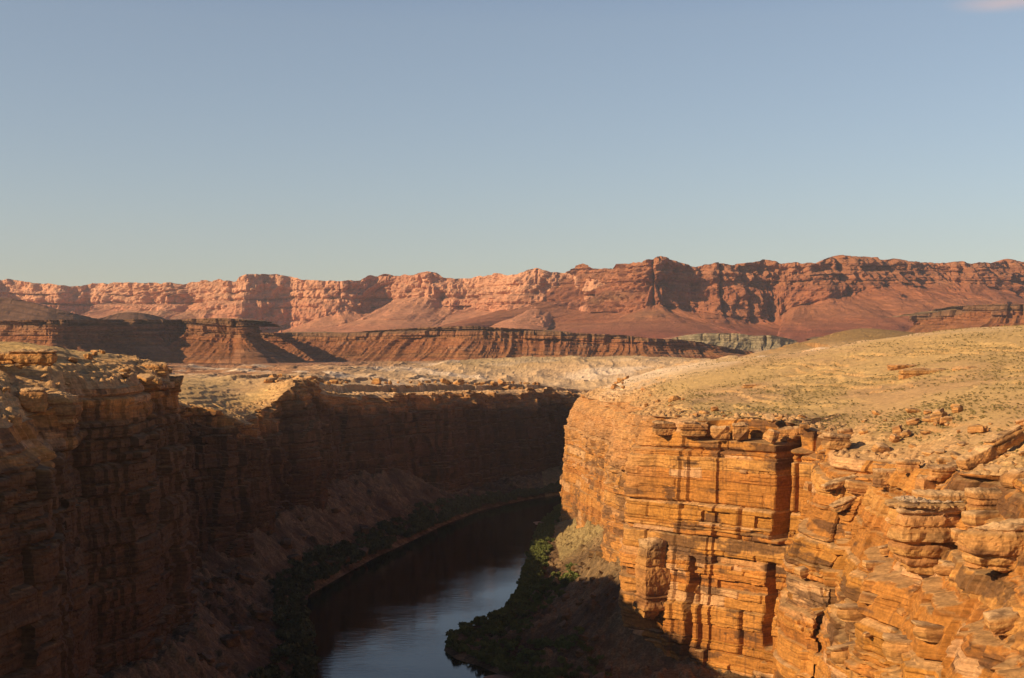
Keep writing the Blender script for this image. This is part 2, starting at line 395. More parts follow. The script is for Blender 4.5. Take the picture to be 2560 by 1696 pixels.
SHORE_Z = -143.0
def wall(name, rim, side, seed, kf, dz, zbot, Bfun, mat, features=None, prm=None, capw=26, crumb=None, shade_tone=None):
    P = resample(np.asarray(rim, float), kf)
    P = gsmooth(P, 3.0)
    T = np.gradient(gsmooth(P, 9.0), axis=0); T /= np.linalg.norm(T, axis=1)[:, None] + 1e-9
    N = np.stack([T[:, 1], -T[:, 0]], -1) * side           # points into the canyon
    seg = np.linalg.norm(np.diff(P, axis=0), axis=1); s = np.concatenate([[0], np.cumsum(seg)])
    ns = len(P); ztop = ground_z(P[:, 0], P[:, 1], False)
    jag = (side > 0) * sstep(600, 680, P[:, 1]) * 3.2 * np.round(3 * fbm(s / 26, s * 0, 3, 107)) / 2
    ztop = ztop + jag
    nz = int((np.median(ztop) - zbot) / dz)
    ncap = 34
    t = np.linspace(0, 1, nz)
    Z = zbot + (ztop[:, None] - zbot) * t[None]            # (ns,nz)
    S = np.repeat(s[:, None], nz, 1); PX = P[:, 0][:, None] / P[:, 1][:, None] * FPX + 1280 + S * 0; PY = np.repeat(P[:, 1][:, None], nz, 1)
    D, col = blocks(S, Z, seed, (zbot, ztop.max() + 6), **(prm or {}))
    depth = ztop[:, None] - Z
    if side < 0: D = D * (1 + 0.12 * sstep(2000, 2150, PX))
    D = D + Bfun(S, PX, PY, Z, depth)
    if features is not None: D = features(D, S, PX, PY, Z, depth)
    if shade_tone is not None: col = mix(col, np.array(shade_tone), 0.88 * sstep(5, 16, depth + 5 * vn(S / 12, Z / 8, 77)))  # shade painted into the rock colour, deepening below the rim
    # crumbly upper slope, eroded
    if crumb is not None:
        m = crumb(PX, PY, depth)
        D = D + m * (1.8 * fbm(S / 4, Z / 3, 4, seed + 40) + 1.0 * ridged(S / 9, Z / 14, 3, seed + 41))
        col = mix(col, (0.47, 0.25, 0.11), 0.5 * m)
    # the block under the rim weathers back a little
    D = D - 1.6 * sstep(2.2, 0.0, depth) * (0.5 + 0.5 * vn(S / 5, S * 0, seed + 50))
    X3 = P[:, 0][:, None] + N[:, 0][:, None] * D; Y3 = P[:, 1][:, None] + N[:, 1][:, None] * D
    # dust on benches
    slope = np.gradient(D, axis=1) / (np.gradient(Z, axis=1) + 1e-6)
    dust = sstep(-1.2, -3.0, slope) * (0.75 if shade_tone is None else 0.3)
    col = mix(col, (0.44, 0.26, 0.115), dust)
    # cap, running back from the rim over the plateau
    v = np.linspace(0, 1, ncap + 1)[1:] ** 1.4 * capw
    Dc = D[:, -1][:, None] - v[None] - 0 * S[:, :1]
    Sc = np.repeat(s[:, None], ncap, 1)
    Xc = P[:, 0][:, None] + N[:, 0][:, None] * Dc; Yc = P[:, 1][:, None] + N[:, 1][:, None] * Dc
    f = v[None] / capw
    f1, f2, idd = voro(Xc / 3.2, Yc / 3.2, seed + 61)
    rub = (idd > 0.5) * sstep(0.5, 0.2, f1) * (0.5 + idd) * 1.1
    lift = 0.25 + 0.0 * Xc
    h = np.where(f < 0.7, lift, lift - (f - 0.7) / 0.3 * 0.9)
    Zc = ground_z(Xc, Yc) + h + rub * (1 - f) + 0.5 * fbm(Xc / 3, Yc / 3, 4, seed + 62) * (1 - f)
    blend = sstep(0.0, 1.0, v[None] / (2.5 + 4.5 * (np.abs(jag) > .1))[:, None])
    Zc = Z[:, -1][:, None] * (1 - blend) + Zc * blend
    Z[:, -1] = ztop
    cc = ground_col(Xc, Yc)
    cc = mix(cc, (0.46, 0.26, 0.12), (0.65 * (1 - f)) + 0.25 * (rub > 0.2))
    XX = np.hstack([X3, Xc]); YY = np.hstack([Y3, Yc]); ZZ = np.hstack([Z, Zc]); CC = np.concatenate([col, cc], 1)
    V = np.stack([XX, YY, ZZ], -1).reshape(-1, 3)
    F = grid_faces(ns, nz + ncap, flip=(side > 0))
    o = add(name, make_mesh(name, V, F, CC.reshape(-1, 3)), mat)
    return o, (P, N, s, ztop)

def ground_col(X, Y):
    cream = np.array((0.60, 0.395, 0.20)); tan = np.array((0.52, 0.315, 0.145)); cream = cream - np.array((0.02, 0.02, 0.045)) * (Y < 1200)[..., None]; red = np.array((0.36, 0.15, 0.075)); olive = np.array((0.38, 0.255, 0.10)); white = np.array((0.78, 0.58, 0.40))
    n = fbm(X / 60, Y / 90, 4, 201); c = mix(tan, cream, sstep(-0.3, 0.3, n))
    n2 = fbm(X / 25, Y / 40, 4, 207); c = mix(c, olive, sstep(-0.2, 0.45, n2) * 0.5 * sstep(-60, 40, X) * (1 - sstep(700, 1100, Y)))
    n3 = fbm(X / 110, Y / 170, 4, 211)
    back = sstep(900, 1150, Y) * (X < 350)
    c = mix(c, (0.68, 0.46, 0.27), back * 0.6 * sstep(2300, 1900, Y)); c = mix(c, white, back * sstep(-0.05, 0.2, n3) * 0.9)
    # red basin behind the left block
    px = X / Y * FPX + 1280
    c = mix(c, (0.40, 0.18, 0.085), back * sstep(0.25, -0.1, n3) * sstep(1120, 1260, Y) * sstep(950, 640, px) * 0.85); c = mix(c, (0.33, 0.155, 0.08), sstep(1750, 2100, Y) * sstep(1150, 850, px) * .85)
    c = mix(c, (0.30, 0.14, 0.075), sstep(2250, 2800, Y) * 0.9)
    hill = np.exp(-(((X - 400) / 110) ** 2 + ((Y - 1620) / 190) ** 2))
    c = mix(c, (0.27, 0.165, 0.065), np.clip(hill * 1.6, 0, .9))
    hill = sstep(1950, 2300, Y) * sstep(2900, 2500, Y) * (px > 1150) * (px < 1950)
    c = mix(c, (0.40, 0.27, 0.12), hill * 0.8)
    return c

def B_right(S, PX, PY, Z, dep):
    # near (right) part: benches stepping out; far part: upper crumbly slope then a plumb face
    near = sstep(1990, 2200, PX)
    b = 2.0 + 5.0 * sstep(0, 100, dep)
    st = 15 * np.clip(dep / 34, 0, 1) + 5 * np.clip((dep - 60) / 50, 0, 1) + (1.5 * np.round(3 * fbm(S / 34, Z / 26, 2, 87)) / 1.5) * sstep(75, 40, dep) * sstep(0, 8, dep)
    for z, w in ((7, 3.0), (24, 4.0), (46, 3.5)):
        st = st + w * sstep(-0.5, 0.5, dep - z - 3.0 * vn(S / 20, z + 0 * S, 88) - 1.5 * vn(S / 5, z + 0 * S, 89)) * sstep(-.3, -.1, vn(S / 22, z + 0 * S, 90))
    up = sstep(1680, 1600, PX)
    return b + near * st + up * (7 * sstep(0, 24, dep) + 4 * sstep(0, 10, dep))
def crumb_right(PX, PY, dep):
    return sstep(1690, 1600, PX) * sstep(38, 20, dep) + 0.35 * sstep(1690, 1600, PX) + sstep(2020, 2200, PX) * .10 * sstep(34, 10, dep)
def feat_right(D, S, PX, PY, Z, dep):
    s0 = lambda px, d: S[np.argmin(np.abs(PX[:, 0] - px) + np.abs(PY[:, 0] - d) * 2), 0]
    def crack(px, d, wid, deep, z0, z1, wob=1.0):
        c = s0(px, d) + wob * vn(Z / 7, Z * 0, int(px))
        return deep * np.exp(-np.abs((S - c) / wid) ** 4) * sstep(z0 - 1, z0 + 1, Z) * sstep(z1 + 1, z1 - 1, Z)
    rec = sstep(1745, 1765, PX) * sstep(2050, 2030, PX)
    D = D - 9 * rec * sstep(8.3, 7.6, dep)
    D = D - crack(1960, 540, 2.2, 26, -76, -31, .8) - crack(1938, 543, 1.7, 13, -118, -86, .7)
    D = D - crack(1748, 560, 1.5, 11, -130, -88, .8) - crack(2440, 330, 1.5, 8, -56, -36, .6) - crack(2085, 480, 1.3, 6, -80, -44, .6)
    return D

kf_r = lambda d: np.clip(d * 0.00075, 0.28, 3.0)
kf_l = lambda d: np.clip(d * 0.0010, 0.35, 3.0)
wr, infoR = wall('canyon_wall', rimR, -1, 11, kf_r, 0.33, -149, B_right, M_cliff, feat_right, dict(thick=(1.0, 8.0), A=0.85, AU=2.3, unit=(12, 32), colw=(14, 40), crack=4.5, varn=0.95), crumb=crumb_right)
tag(wr, 'sunlit orange layered canyon wall on the right side of the river', 'canyon wall', kind='structure')

def B_left(S, PX, PY, Z, dep):
    # near block: plumb; lit sloping ledges at its left end
    b = 0.3 + 2.5 * sstep(0, 110, dep) - 2.5
    for z in (9, 26, 47, 66):
        b = b + 0.9 * sstep(-0.7, 0.7, dep - z - 2 * vn(S / 30, z + 0 * S, 98))
    back = sstep(600, 700, PY)
    b = b + back * (8 * np.round(2.5 * fbm(S / 42, Z / 160, 3, 101)) / 2.5 + 3.5 * fbm(S / 14, Z / 50, 3, 102))
    for z, w in ((4, 3.0), (9, 3.5), (15, 2.5)):
        b = b + back * w * sstep(-.5, .5, dep - z - 2.5 * vn(S / 18, z + 0 * S, 103)) * sstep(-.35, -.1, vn(S / 26, z + 0 * S, 104))
    return b + sstep(200, 60, PX) * 7 * sstep(0, 12, dep)
def crumb_left(PX, PY, dep):
    return 0.3 + 0.5 * sstep(18, 6, dep) * sstep(800, 1000, PY)
wl, infoL = wall('canyon_wall', rimL, 1, 29, kf_l, 0.42, -149, B_left, M_cliff, None, dict(thick=(0.9, 5.5), A=1.3, AU=4.2, unit=(8, 22), colw=(9, 26), crack=3.4, varn=1.1), crumb=crumb_left, shade_tone=(0.027, 0.0115, 0.0065))
tag(wl, 'dark shaded canyon wall on the left side curving round behind the river', 'canyon wall', kind='structure')
WV = np.empty(len(wr.data.vertices) * 3, np.float32); wr.data.vertices.foreach_get('co', WV); WV = WV.reshape(-1, 3)
WV = WV[(WV[:, 1] > 250) & (WV[:, 1] < 760)]; WPX = WV[:, 0] / WV[:, 1] * FPX + 1280; WPY = HOR - WV[:, 2] / WV[:, 1] * FPX
print('walls', time.time() - T0)

# ------------------------------------------------------------------ plateau sheet
def plateau():
    tin = np.linspace(-0.43, 0.43, 1000); tout = 0.43 + np.linspace(0.01, 1, 34) ** 1.6 * 1.6
    tt = np.concatenate([-tout[::-1], tin, tout])
    l_ = [math.log(110)]
    while l_[-1] < math.log(14000): l_.append(l_[-1] + (0.004 if l_[-1] < math.log(950) else 0.0021 if l_[-1] < math.log(1750) else 0.006))
    yy = np.exp(np.array(l_))
    Tn, Yg = np.meshgrid(tt, yy); Xg = Tn * Yg
    Z = ground_z(Xg, Yg)
    ins = inside(Xg, Yg, CANYON)
    dd = np.minimum(poly_dist(Xg, Yg, rimL), poly_dist(Xg, Yg, rimR))
    bad = ins | (dd < 9)
    kv = ~bad
    keep = kv[:-1, :-1] | kv[1:, :-1] | kv[:-1, 1:] | kv[1:, 1:]
    keep = kv[:-1, :-1] & kv[1:, :-1] & kv[:-1, 1:] & kv[1:, 1:]
    V = np.stack([Xg, Yg, Z], -1).reshape(-1, 3)
    F = grid_faces(len(yy), len(tt), False, keep)
    col = ground_col(Xg, Yg)
    # rock risers of the small ledges are browner
    gz = np.abs(np.gradient(Z, axis=0)) / np.maximum(np.gradient(Yg, axis=0), 1e-3) + np.abs(np.gradient(Z, axis=1)) / np.maximum(np.abs(np.gradient(Xg, axis=1)), 1e-3)
    col = mix(col, (0.42, 0.22, 0.09), sstep(0.5, 1.1, gz) * 0.8 * (Yg < 2200))
    used = np.unique(F); mp = -np.ones(len(V), np.int64); mp[used] = np.arange(len(used))
    return make_mesh('plateau', V[used], mp[F], col.reshape(-1, 3)[used])
pl = add('desert_ground', plateau(), M_ground)
tag(pl, 'pale sandy desert plateau with low ledges on both sides of the canyon', 'ground', kind='structure')
print('plateau', time.time() - T0)

# ------------------------------------------------------------------ canyon floor and river
def shore(px, py): d = -SHORE_Z * FPX / (py - HOR); return ((px - 1280) * d / FPX, d)
BANK_L = [(-95, 150), (-90, 350), (-80, 500)] + [shore(*p) for p in [(780, 1690), (772, 1600), (755, 1530), (765, 1490), (838, 1448), (933, 1395), (1028, 1352), (1100, 1316), (1195, 1278), (1314, 1250), (1409, 1236)]] + [(110, 1400), (180, 1500), (420, 1600)]
BANK_R = [(-20, 150), (-8, 350), (-2, 480)] + [shore(*p) for p in [(1300, 1720), (1270, 1694), (1210, 1668), (1150, 1650), (1118, 1628), (1128, 1598), (1180, 1570), (1262, 1540), (1292, 1490), (1318, 1415), (1340, 1340), (1358, 1312), (1405, 1262)]] + [(90, 1290), (200, 1400), (420, 1500)]
BANK_L = np.array(BANK_L); BANK_R = np.array(BANK_R)
RIVER = np.vstack([BANK_L, BANK_R[::-1]])
def floor_z(X, Y, detail=True):
    dl = poly_dist(X, Y, BANK_L); dr = poly_dist(X, Y, BANK_R)
    wl_ = poly_dist(X, Y, rimL); wr_ = poly_dist(X, Y, rimR)
    inr = inside(X, Y, RIVER); ins = inside(X, Y, CANYON)
    left = dl < dr
    db = np.where(left, dl, dr); dw = np.where(left, np.maximum(wl_ - 9, 0), np.maximum(wr_ - 12, 0)); dw = np.where(ins, dw, 0)
    r = db / (db + dw + 1e-6)
    fan = np.exp(-(((X + 118) / 55) ** 2 + ((Y - 1080) / 110) ** 2))
    H = np.where(left, 31 - 24 * sstep(1130, 1240, Y) + 7 * fan, 33 - 23 * sstep(640, 560, Y) - 9 * sstep(740, 830, Y) - 11 * sstep(860, 1000, Y) - 8 * sstep(1000, 1100, Y))
    flat = 0.25 * (~left) * sstep(560, 640, Y)
    r2 = np.clip((r - flat) / (1 - flat), 0, 1)
    z = -142.2 + 0.9 * sstep(0, 3, db) + H * r2 ** 1.15
    if detail:
        m = sstep(2, 14, db)
        z = z + m * (2.6 * fbm(X / 26, Y / 26, 4, 301) + 1.5 * ridged((X + Y * .3) / 18, Y / 30, 3, 302) * r2)
        f1, f2, idd = voro(X / 3.4, Y / 3.4, 303)
        z = z + m * (idd > 0.45) * sstep(0.55, 0.15, f1) * 1.5 * idd
        f1, f2, idd = voro(X / 9, Y / 9, 304)
        z = z + m * (idd > 0.8) * sstep(0.45, 0.1, f1) * 3.2
        z = z + m * 0.35 * fbm(X / 1.6, Y / 1.6, 2, 305)
    z = np.where(inr, -142.2 - 3 * sstep(0, 6, db), z)
    return z
ys = [200.0]
while ys[-1] < 1720: ys.append(ys[-1] + max(0.55, ys[-1] * 0.00125))
ys = np.array(ys); xs = np.arange(-190, 440, 0.9)
Xf, Yf = np.meshgrid(xs, ys)
Zf = floor_z(Xf, Yf)
kp = inside(Xf, Yf, CANYON) | (np.minimum(poly_dist(Xf, Yf, rimL), poly_dist(Xf, Yf, rimR)) < 6)
cz = Zf + 142
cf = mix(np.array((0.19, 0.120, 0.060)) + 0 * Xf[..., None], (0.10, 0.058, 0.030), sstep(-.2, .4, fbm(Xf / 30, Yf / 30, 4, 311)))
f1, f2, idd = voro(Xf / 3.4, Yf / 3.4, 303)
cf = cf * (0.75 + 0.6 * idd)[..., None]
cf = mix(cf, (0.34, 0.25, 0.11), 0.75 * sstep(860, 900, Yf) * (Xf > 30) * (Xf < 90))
keep = kp[:-1, :-1] & kp[1:, 1:]
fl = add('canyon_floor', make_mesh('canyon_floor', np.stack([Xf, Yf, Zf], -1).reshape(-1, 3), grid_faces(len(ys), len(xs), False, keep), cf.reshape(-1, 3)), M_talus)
tag(fl, 'shaded rubble slopes between the canyon walls and the river', 'slope', kind='structure')
wm = make_mesh('river', np.array([(-200, 100, SHORE_Z + .3), (440, 100, SHORE_Z + .3), (440, 1720, SHORE_Z + .3), (-200, 1720, SHORE_Z + .3)]), np.array([[0, 1, 2, 3]]))
rv = add('river', wm, M_water); tag(rv, 'dark calm river curving through the bottom of the canyon', 'river', kind='structure')
print('floor', time.time() - T0)

# ------------------------------------------------------------------ mesas and far cliffs
def scarp(name, edge, zb, Rb, mat, colfun, seed, ds, rows, cliff=0.3, gl=70, ga=0.5, scale=8, A=1.0, cap=400, capz=0.0, wob=1.0, bands=3, label='', cat='mesa', smoothp=3, macro=None, capcol=(0.25, 0.16, 0.08), toprough=0.0, ledk=0.05, cvar=0.0):
    """an escarpment: plumb jointed cap rock over a gullied apron; edge = (px,py,depth) of the cap's edge"""
    E = np.array([W(*p) for p in edge])
    P = resample(E, lambda d: ds) if False else None
    out = [E[0]]
    for a, b in zip(E[:-1], E[1:]):
        n = max(1, int(np.linalg.norm(b - a) / ds)); t = np.arange(1, n + 1)[:, None] / n; out.append(a + (b - a) * t)
    P = np.vstack(out); P = gsmooth(P, smoothp)
    PT = gsmooth(P, 60 / ds + 2)
    T = np.gradient(PT[:, :2], axis=0); T /= np.linalg.norm(T, axis=1)[:, None] + 1e-9
    N = np.stack([T[:, 1], -T[:, 0]], -1)
    s = np.concatenate([[0], np.cumsum(np.linalg.norm(np.diff(P[:, :2], axis=0), axis=1))])
    ns = len(P); t = np.linspace(0, 1, rows)
    S = np.repeat(s[:, None], rows, 1); Tt = np.repeat(t[None], ns, 0)
    PXs = P[:, 0][:, None] / P[:, 1][:, None] * FPX + 1280 + S * 0
    H = P[:, 2][:, None] - zb
    tc = 0.62                                              # param where the cliff starts
    q = np.clip(Tt / tc, 0, 1)
    out_a = Rb * (1 - q) ** 1.25
    cliff = np.clip(cliff * (1 + cvar * fbm(S / (gl * 4), S * 0, 3, seed + 77)), 0.02, .8)
    z = np.where(Tt < tc, (1 - cliff) * q, (1 - cliff) + cliff * (Tt - tc) / (1 - tc))
    # ledge bands in the apron
    zq = z * bands * 3 + 0.35 * fbm(S / (gl * 3), z * 2, 2, seed + 3)
    fq = zq - np.floor(zq)
    led = (sstep(0.0, 0.25, fq) - fq)
    Z = zb + z * H
    wd = sstep(1.02, 0.35, Tt)
    warp = gl * 0.5 * fbm(S / (gl * 2.5), z * 1.5, 2, seed + 7)
    g = ridged((S + warp) / gl, z * 0.5, 3, seed + 9) * 0.65 + 0.35 * ridged((S + warp) / (gl * 0.33), z * 1.2, 3, seed + 10)
    D = out_a + g * ga * Rb * wd * (1 - 0.55 * (Tt > tc)) * (1 - 0.35 * (1 - q))
    D = D - led * ledk * Rb * (Tt < tc)
    Db, cb = blocks(S, Z, seed, (zb, P[:, 2].max() + 5), scale=scale, A=A, AU=3.0, varn=0.35)
    D = D + Db * (0.35 + 0.9 * (Tt >= tc)) * wob
    D = D + 0.03 * Rb * fbm(S / (gl * .2), Z / (gl * .2), 4, seed + 12)
    if macro is not None: D = D + macro(S, PXs, Tt, P)
    X3 = P[:, 0][:, None] + N[:, 0][:, None] * D; Y3 = P[:, 1][:, None] + N[:, 1][:, None] * D
    col = colfun(S, PXs, z, g, cb)
    nc = 12; v = (np.linspace(0, 1, nc + 1)[1:] ** 1.5 * cap)[None]
    Dc = D[:, -1][:, None] - v; Xc = X3[:, -1:] + 0 * v; Yc = Y3[:, -1:] + v
    Zc = P[:, 2][:, None] + capz * v / cap + 0.01 * cap * fbm(Xc / (cap * .2), Yc / (cap * .2), 3, seed + 20) * np.minimum(v / cap * 4, 1)
    Z = Z + toprough * (Tt > .9) * fbm(S / (scale * 3), S * 0, 4, seed + 30)
    Zc = Zc + toprough * fbm(S[:, :nc] / (scale * 3), S[:, :nc] * 0, 4, seed + 30)
    cc = np.zeros((ns, nc, 3)) + np.array(capcol)
    XX = np.hstack([X3, Xc]); YY = np.hstack([Y3, Yc]); ZZ = np.hstack([Z, Zc]); CC = np.concatenate([col, cc], 1)
    o = add(name, make_mesh(name, np.stack([XX, YY, ZZ], -1).reshape(-1, 3), grid_faces(ns, rows + nc, False), CC.reshape(-1, 3)), mat)
    tag(o, label, cat, kind='structure')
    return o

def macro_m(S, PX, t, P):
    return 30 * ridged(S / 170, t * .2, 2, 521) * sstep(1.1, .2, t) + 9 * ridged(S / 60, t * .3, 2, 523) + 7 * ridged(S / 21, t * .4, 3, 525) * sstep(.5, .64, t)
def col_mesa(S, PX, z, g, cb):
    red = np.array((0.17, 0.060, 0.036)); org = np.array((0.25, 0.10, 0.055)); top = np.array((0.17, 0.095, 0.05)); dk = np.array((0.11, 0.045, 0.032))
    c = mix(red, org, sstep(-.3, .5, g) + 0 * z)
    c = mix(c, dk, 0.5 * sstep(0.1, 0.5, vn(z * 26, S / 900, 400)))
    c = mix(c, cb * 0.8, 0.35)
    c = mix(c, top, sstep(0.80, 0.9, z) * 0.8)
    return c * 0.95
scarp('mesa', [(-900, 800, 3200), (-300, 801, 2950), (0, 802, 2700), (130, 800, 2560), (230, 799, 2700), (340, 799, 2820), (455, 799, 2930), (475, 798, 2900), (520, 796, 2840), (575, 797, 2800), (612, 800, 2790), (628, 808, 2860), (640, 815, 3000), (600, 810, 3300)],
      -46, 100, M_mesa, col_mesa, 51, 2.2, 150, cliff=0.36, gl=30, ga=0.24, macro=macro_m, scale=4.0, cap=300, label='dark flat-topped red mesa behind the left rim, nearest of the mesas', cat='mesa')
scarp('mesa', [(520, 835, 3900), (640, 834, 3620), (700, 832, 3560), (860, 832, 3520), (900, 829, 3480), (1000, 822, 3420), (1080, 818, 3370), (1180, 815, 3300), (1225, 818, 3310), (1300, 822, 3320), (1400, 829, 3290), (1440, 833, 3310), (1560, 838, 3290), (1620, 846, 3270), (1700, 850, 3320), (1760, 856, 3350), (1830, 872, 3450), (1900, 885, 3600)],
      -52, 95, M_mesa, col_mesa, 57, 2.6, 130, cliff=0.30, gl=38, ga=0.26, macro=macro_m, scale=4.5, cap=500, label='long low red mesa stretching across the middle distance', cat='mesa')
# small mesas and hills in front of the right cliffs
scarp('mesa', [(2280, 790, 4300), (2400, 772, 4150), (2432, 762, 4000), (2500, 760, 3950), (2620, 762, 3900), (2900, 765, 3900)],
      -30, 190, M_mesa, col_mesa, 61, 3.2, 110, cliff=0.24, gl=80, ga=0.25, scale=6, cap=300, label='reddish stepped mesa at the right edge in front of the far cliffs', cat='mesa')
scarp('mesa', [(2040, 850, 4500), (2100, 843, 4300), (2220, 838, 4250), (2400, 838, 4200), (2700, 832, 4200)],
      -50, 60, M_mesa, col_mesa, 63, 3.2, 70, cliff=0.3, gl=60, ga=0.3, scale=5, cap=400, label='low brown bench below the far cliffs on the right', cat='mesa')

def col_hill(S, PX, z, g, cb):
    return mix(np.array((0.075, 0.032, 0.021)) + 0 * z[..., None], (0.11, 0.055, 0.034), sstep(-.2, .5, g))
scarp('hill', [(-400, 735, 4200), (0, 742, 4200), (60, 752, 4150), (120, 768, 4100), (200, 788, 4100), (260, 800, 4200)], -40, 190, M_mesa, col_hill, 67, 5, 60, cliff=0.02, gl=160, ga=0.12, scale=6, A=.6, wob=.5, cap=300, capz=-20, capcol=(.09, .045, .028), label='dark brown rounded hill above the left end of the nearest mesa', cat='hill', smoothp=8)
scarp('hill', [(230, 803, 4600), (290, 782, 4550), (335, 779, 4500), (380, 785, 4520), (420, 800, 4600)], -40, 130, M_mesa, col_hill, 69, 5, 50, cliff=0.02, gl=120, ga=0.10, scale=6, A=.5, wob=.4, cap=200, capz=-20, capcol=(.09, .045, .028), label='small brown rounded hill beyond the nearest mesa', cat='hill', smoothp=8)

# grey-green badlands at the foot of the right cliffs
def col_green(S, PX, z, g, cb):
    c = mix(np.array((0.20, 0.165, 0.10)) + 0 * z[..., None], (0.26, 0.20, 0.12), sstep(-.3, .4, g))
    return mix(c, (0.25, 0.13, 0.09), sstep(0.5, 0.2, z) * 0.8)
scarp('badland_ridge', [(1610, 880, 4350), (1660, 850, 4300), (1700, 840, 4250), (1760, 833, 4200), (1850, 834, 4180), (1880, 840, 4180), (1930, 838, 4150), (1990, 850, 4180), (2030, 872, 4200)],
      -58, 120, M_mesa, col_green, 73, 3.2, 70, cliff=0.35, gl=60, ga=0.40, scale=6, wob=.8, cap=250, capcol=(0.30, 0.13, 0.08), label='grey-green badland ridge at the foot of the far cliffs', cat='ridge')
scarp('badland_ridge', [(2035, 885, 4100), (2060, 872, 4060), (2090, 868, 4040), (2130, 873, 4040), (2170, 888, 4080)],
      -58, 60, M_mesa, col_green, 75, 3.0, 50, cliff=0.35, gl=50, ga=0.35, scale=5, wob=.8, cap=150, capcol=(0.30, 0.13, 0.08), label='smaller grey-green badland knoll right of the long badland ridge', cat='ridge')

SKY_L = [(-700, 690), (-300, 700), (-80, 698), (0, 699), (40, 700), (60, 703), (90, 711), (150, 712), (200, 715), (225, 711), (260, 708), (300, 709), (340, 706), (400, 710), (430, 709), (470, 707), (500, 703), (560, 702), (588, 701), (600, 691), (625, 685), (680, 684), (720, 687), (750, 697), (800, 702),
         (842, 704), (850, 697), (858, 703), (900, 701), (920, 692), (940, 690), (965, 683), (990, 689), (1030, 688), (1045, 682), (1065, 679), (1090, 684), (1110, 694), (1160, 698), (1200, 690), (1280, 686), (1310, 682), (1335, 670), (1360, 677), (1420, 686), (1500, 700), (1560, 720)]
SKY_R = [(1380, 700), (1425, 686), (1440, 668), (1458, 659), (1480, 668), (1500, 673), (1527, 675), (1545, 664), (1562, 659), (1600, 656), (1630, 648), (1650, 639), (1665, 651), (1680, 650), (1702, 655), (1738, 668), (1770, 660), (1800, 656), (1830, 661), (1850, 660), (1890, 658), (1905, 649), (1920, 653), (1955, 656), (2000, 658),
         (2050, 656), (2065, 649), (2090, 642), (2140, 640), (2160, 644), (2200, 647), (2260, 656), (2340, 660), (2430, 657), (2480, 656), (2515, 649), (2560, 655), (2800, 660), (3200, 650)]
def dl(px): return 6600 - 900 * np.interp(px, [-700, 1560], [0, 1]) + 90 * math.sin(px / 130.0) + 50 * math.sin(px / 37.0 + 1)
def dr(px): return np.interp(px, [1380, 1500, 1640, 1760, 2000, 2140, 2200, 2560, 3200], [5900, 5600, 5300, 5370, 5450, 5400, 5560, 5650, 6000]) + 50 * math.sin(px / 33.0)
def col_pink(S, PX, z, g, cb):
    c = mix(np.array((0.50, 0.225, 0.135)) + 0 * z[..., None], (0.60, 0.31, 0.19), sstep(0.5, 0.9, z))
    c = mix(c, (0.40, 0.155, 0.095), sstep(0.42, 0.22, z + 0.08 * vn(S / 400, z * 0, 9)) * 0.8)
    c = mix(c, (0.36, 0.14, 0.09), 0.6 * sstep(0.05, 0.5, fbm(S / 900, z * 7, 4, 420)))
    c = mix(c, (0.40, 0.24, 0.14), 0.5 * sstep(0.1, 0.5, fbm(S / 300, z * 3, 4, 421)) * (z < .6))
    return mix(c, cb * 1.1, 0.15)
def col_red(S, PX, z, g, cb):
    c = mix(np.array((0.40, 0.145, 0.075)) + 0 * z[..., None], (0.46, 0.19, 0.10), sstep(0.6, 0.95, z))
    c = mix(c, (0.30, 0.075, 0.05), sstep(0.40, 0.24, z + 0.06 * vn(S / 500, z * 0, 19)) * 0.85)
    c = mix(c, (0.33, 0.19, 0.10), 0.7 * sstep(0.12, 0.4, fbm(S / 500, z * 2.5, 4, 431)) * (z > .3) * (z < .72))
    c = mix(c, (0.24, 0.08, 0.05), 0.55 * sstep(0.1, 0.5, vn(S / 2000, z * 34, 433)))
    return mix(c, cb * 0.9, 0.15) * 0.80
def macro_l(S, PX, t, P):
    w = sstep(1.15, .3, t); b = 130 * ridged(S / 620, t * 0.2, 2, 501) * w + 46 * ridged(S / 190 + .7 * vn(S / 250, t * 4, 5), t * 1.3, 5, 503, .66) * (.35 + .65 * sstep(1, .8, t)) + 60 * (1 - t)
    return b
def macro_r(S, PX, t, P):
    w = sstep(1.2, .2, t); b = 260 * ridged(S / 900 + 0.3, t * 0.2, 2, 511) * w + 40 * ridged(S / 200 + .7 * vn(S / 250, t * 4, 6), t * 1.2, 5, 513, .66) * (.35 + .65 * sstep(1, .8, t)) + 90 * (1 - t)
    return b
scarp('cliffs', [(x, y, dl(x)) for x, y in SKY_L], -60, 800, M_far, col_pink, 81, 6.5, 170, cliff=0.60, gl=150, ga=0.09, scale=16, A=.9, cap=1500, capz=-60, bands=2, macro=macro_l, capcol=(0.5, 0.25, 0.15), toprough=9, ledk=0.015, cvar=0.75, wob=.55,
      label='long sunlit pink sandstone cliffs on the horizon, left part', cat='cliffs', smoothp=2)
scarp('cliffs', [(x, y, dr(x)) for x, y in SKY_R], -70, 1050, M_far, col_red, 91, 6.0, 190, cliff=0.40, gl=150, ga=0.08, scale=15, A=.9, cap=1500, capz=-60, bands=3, macro=macro_r, capcol=(0.4, 0.16, 0.09), toprough=9, ledk=0.015, cvar=0.75, wob=.55,
      label='tall dark red cliffs with steep aprons on the horizon, right part', cat='cliffs', smoothp=2)
print('far', time.time() - T0)

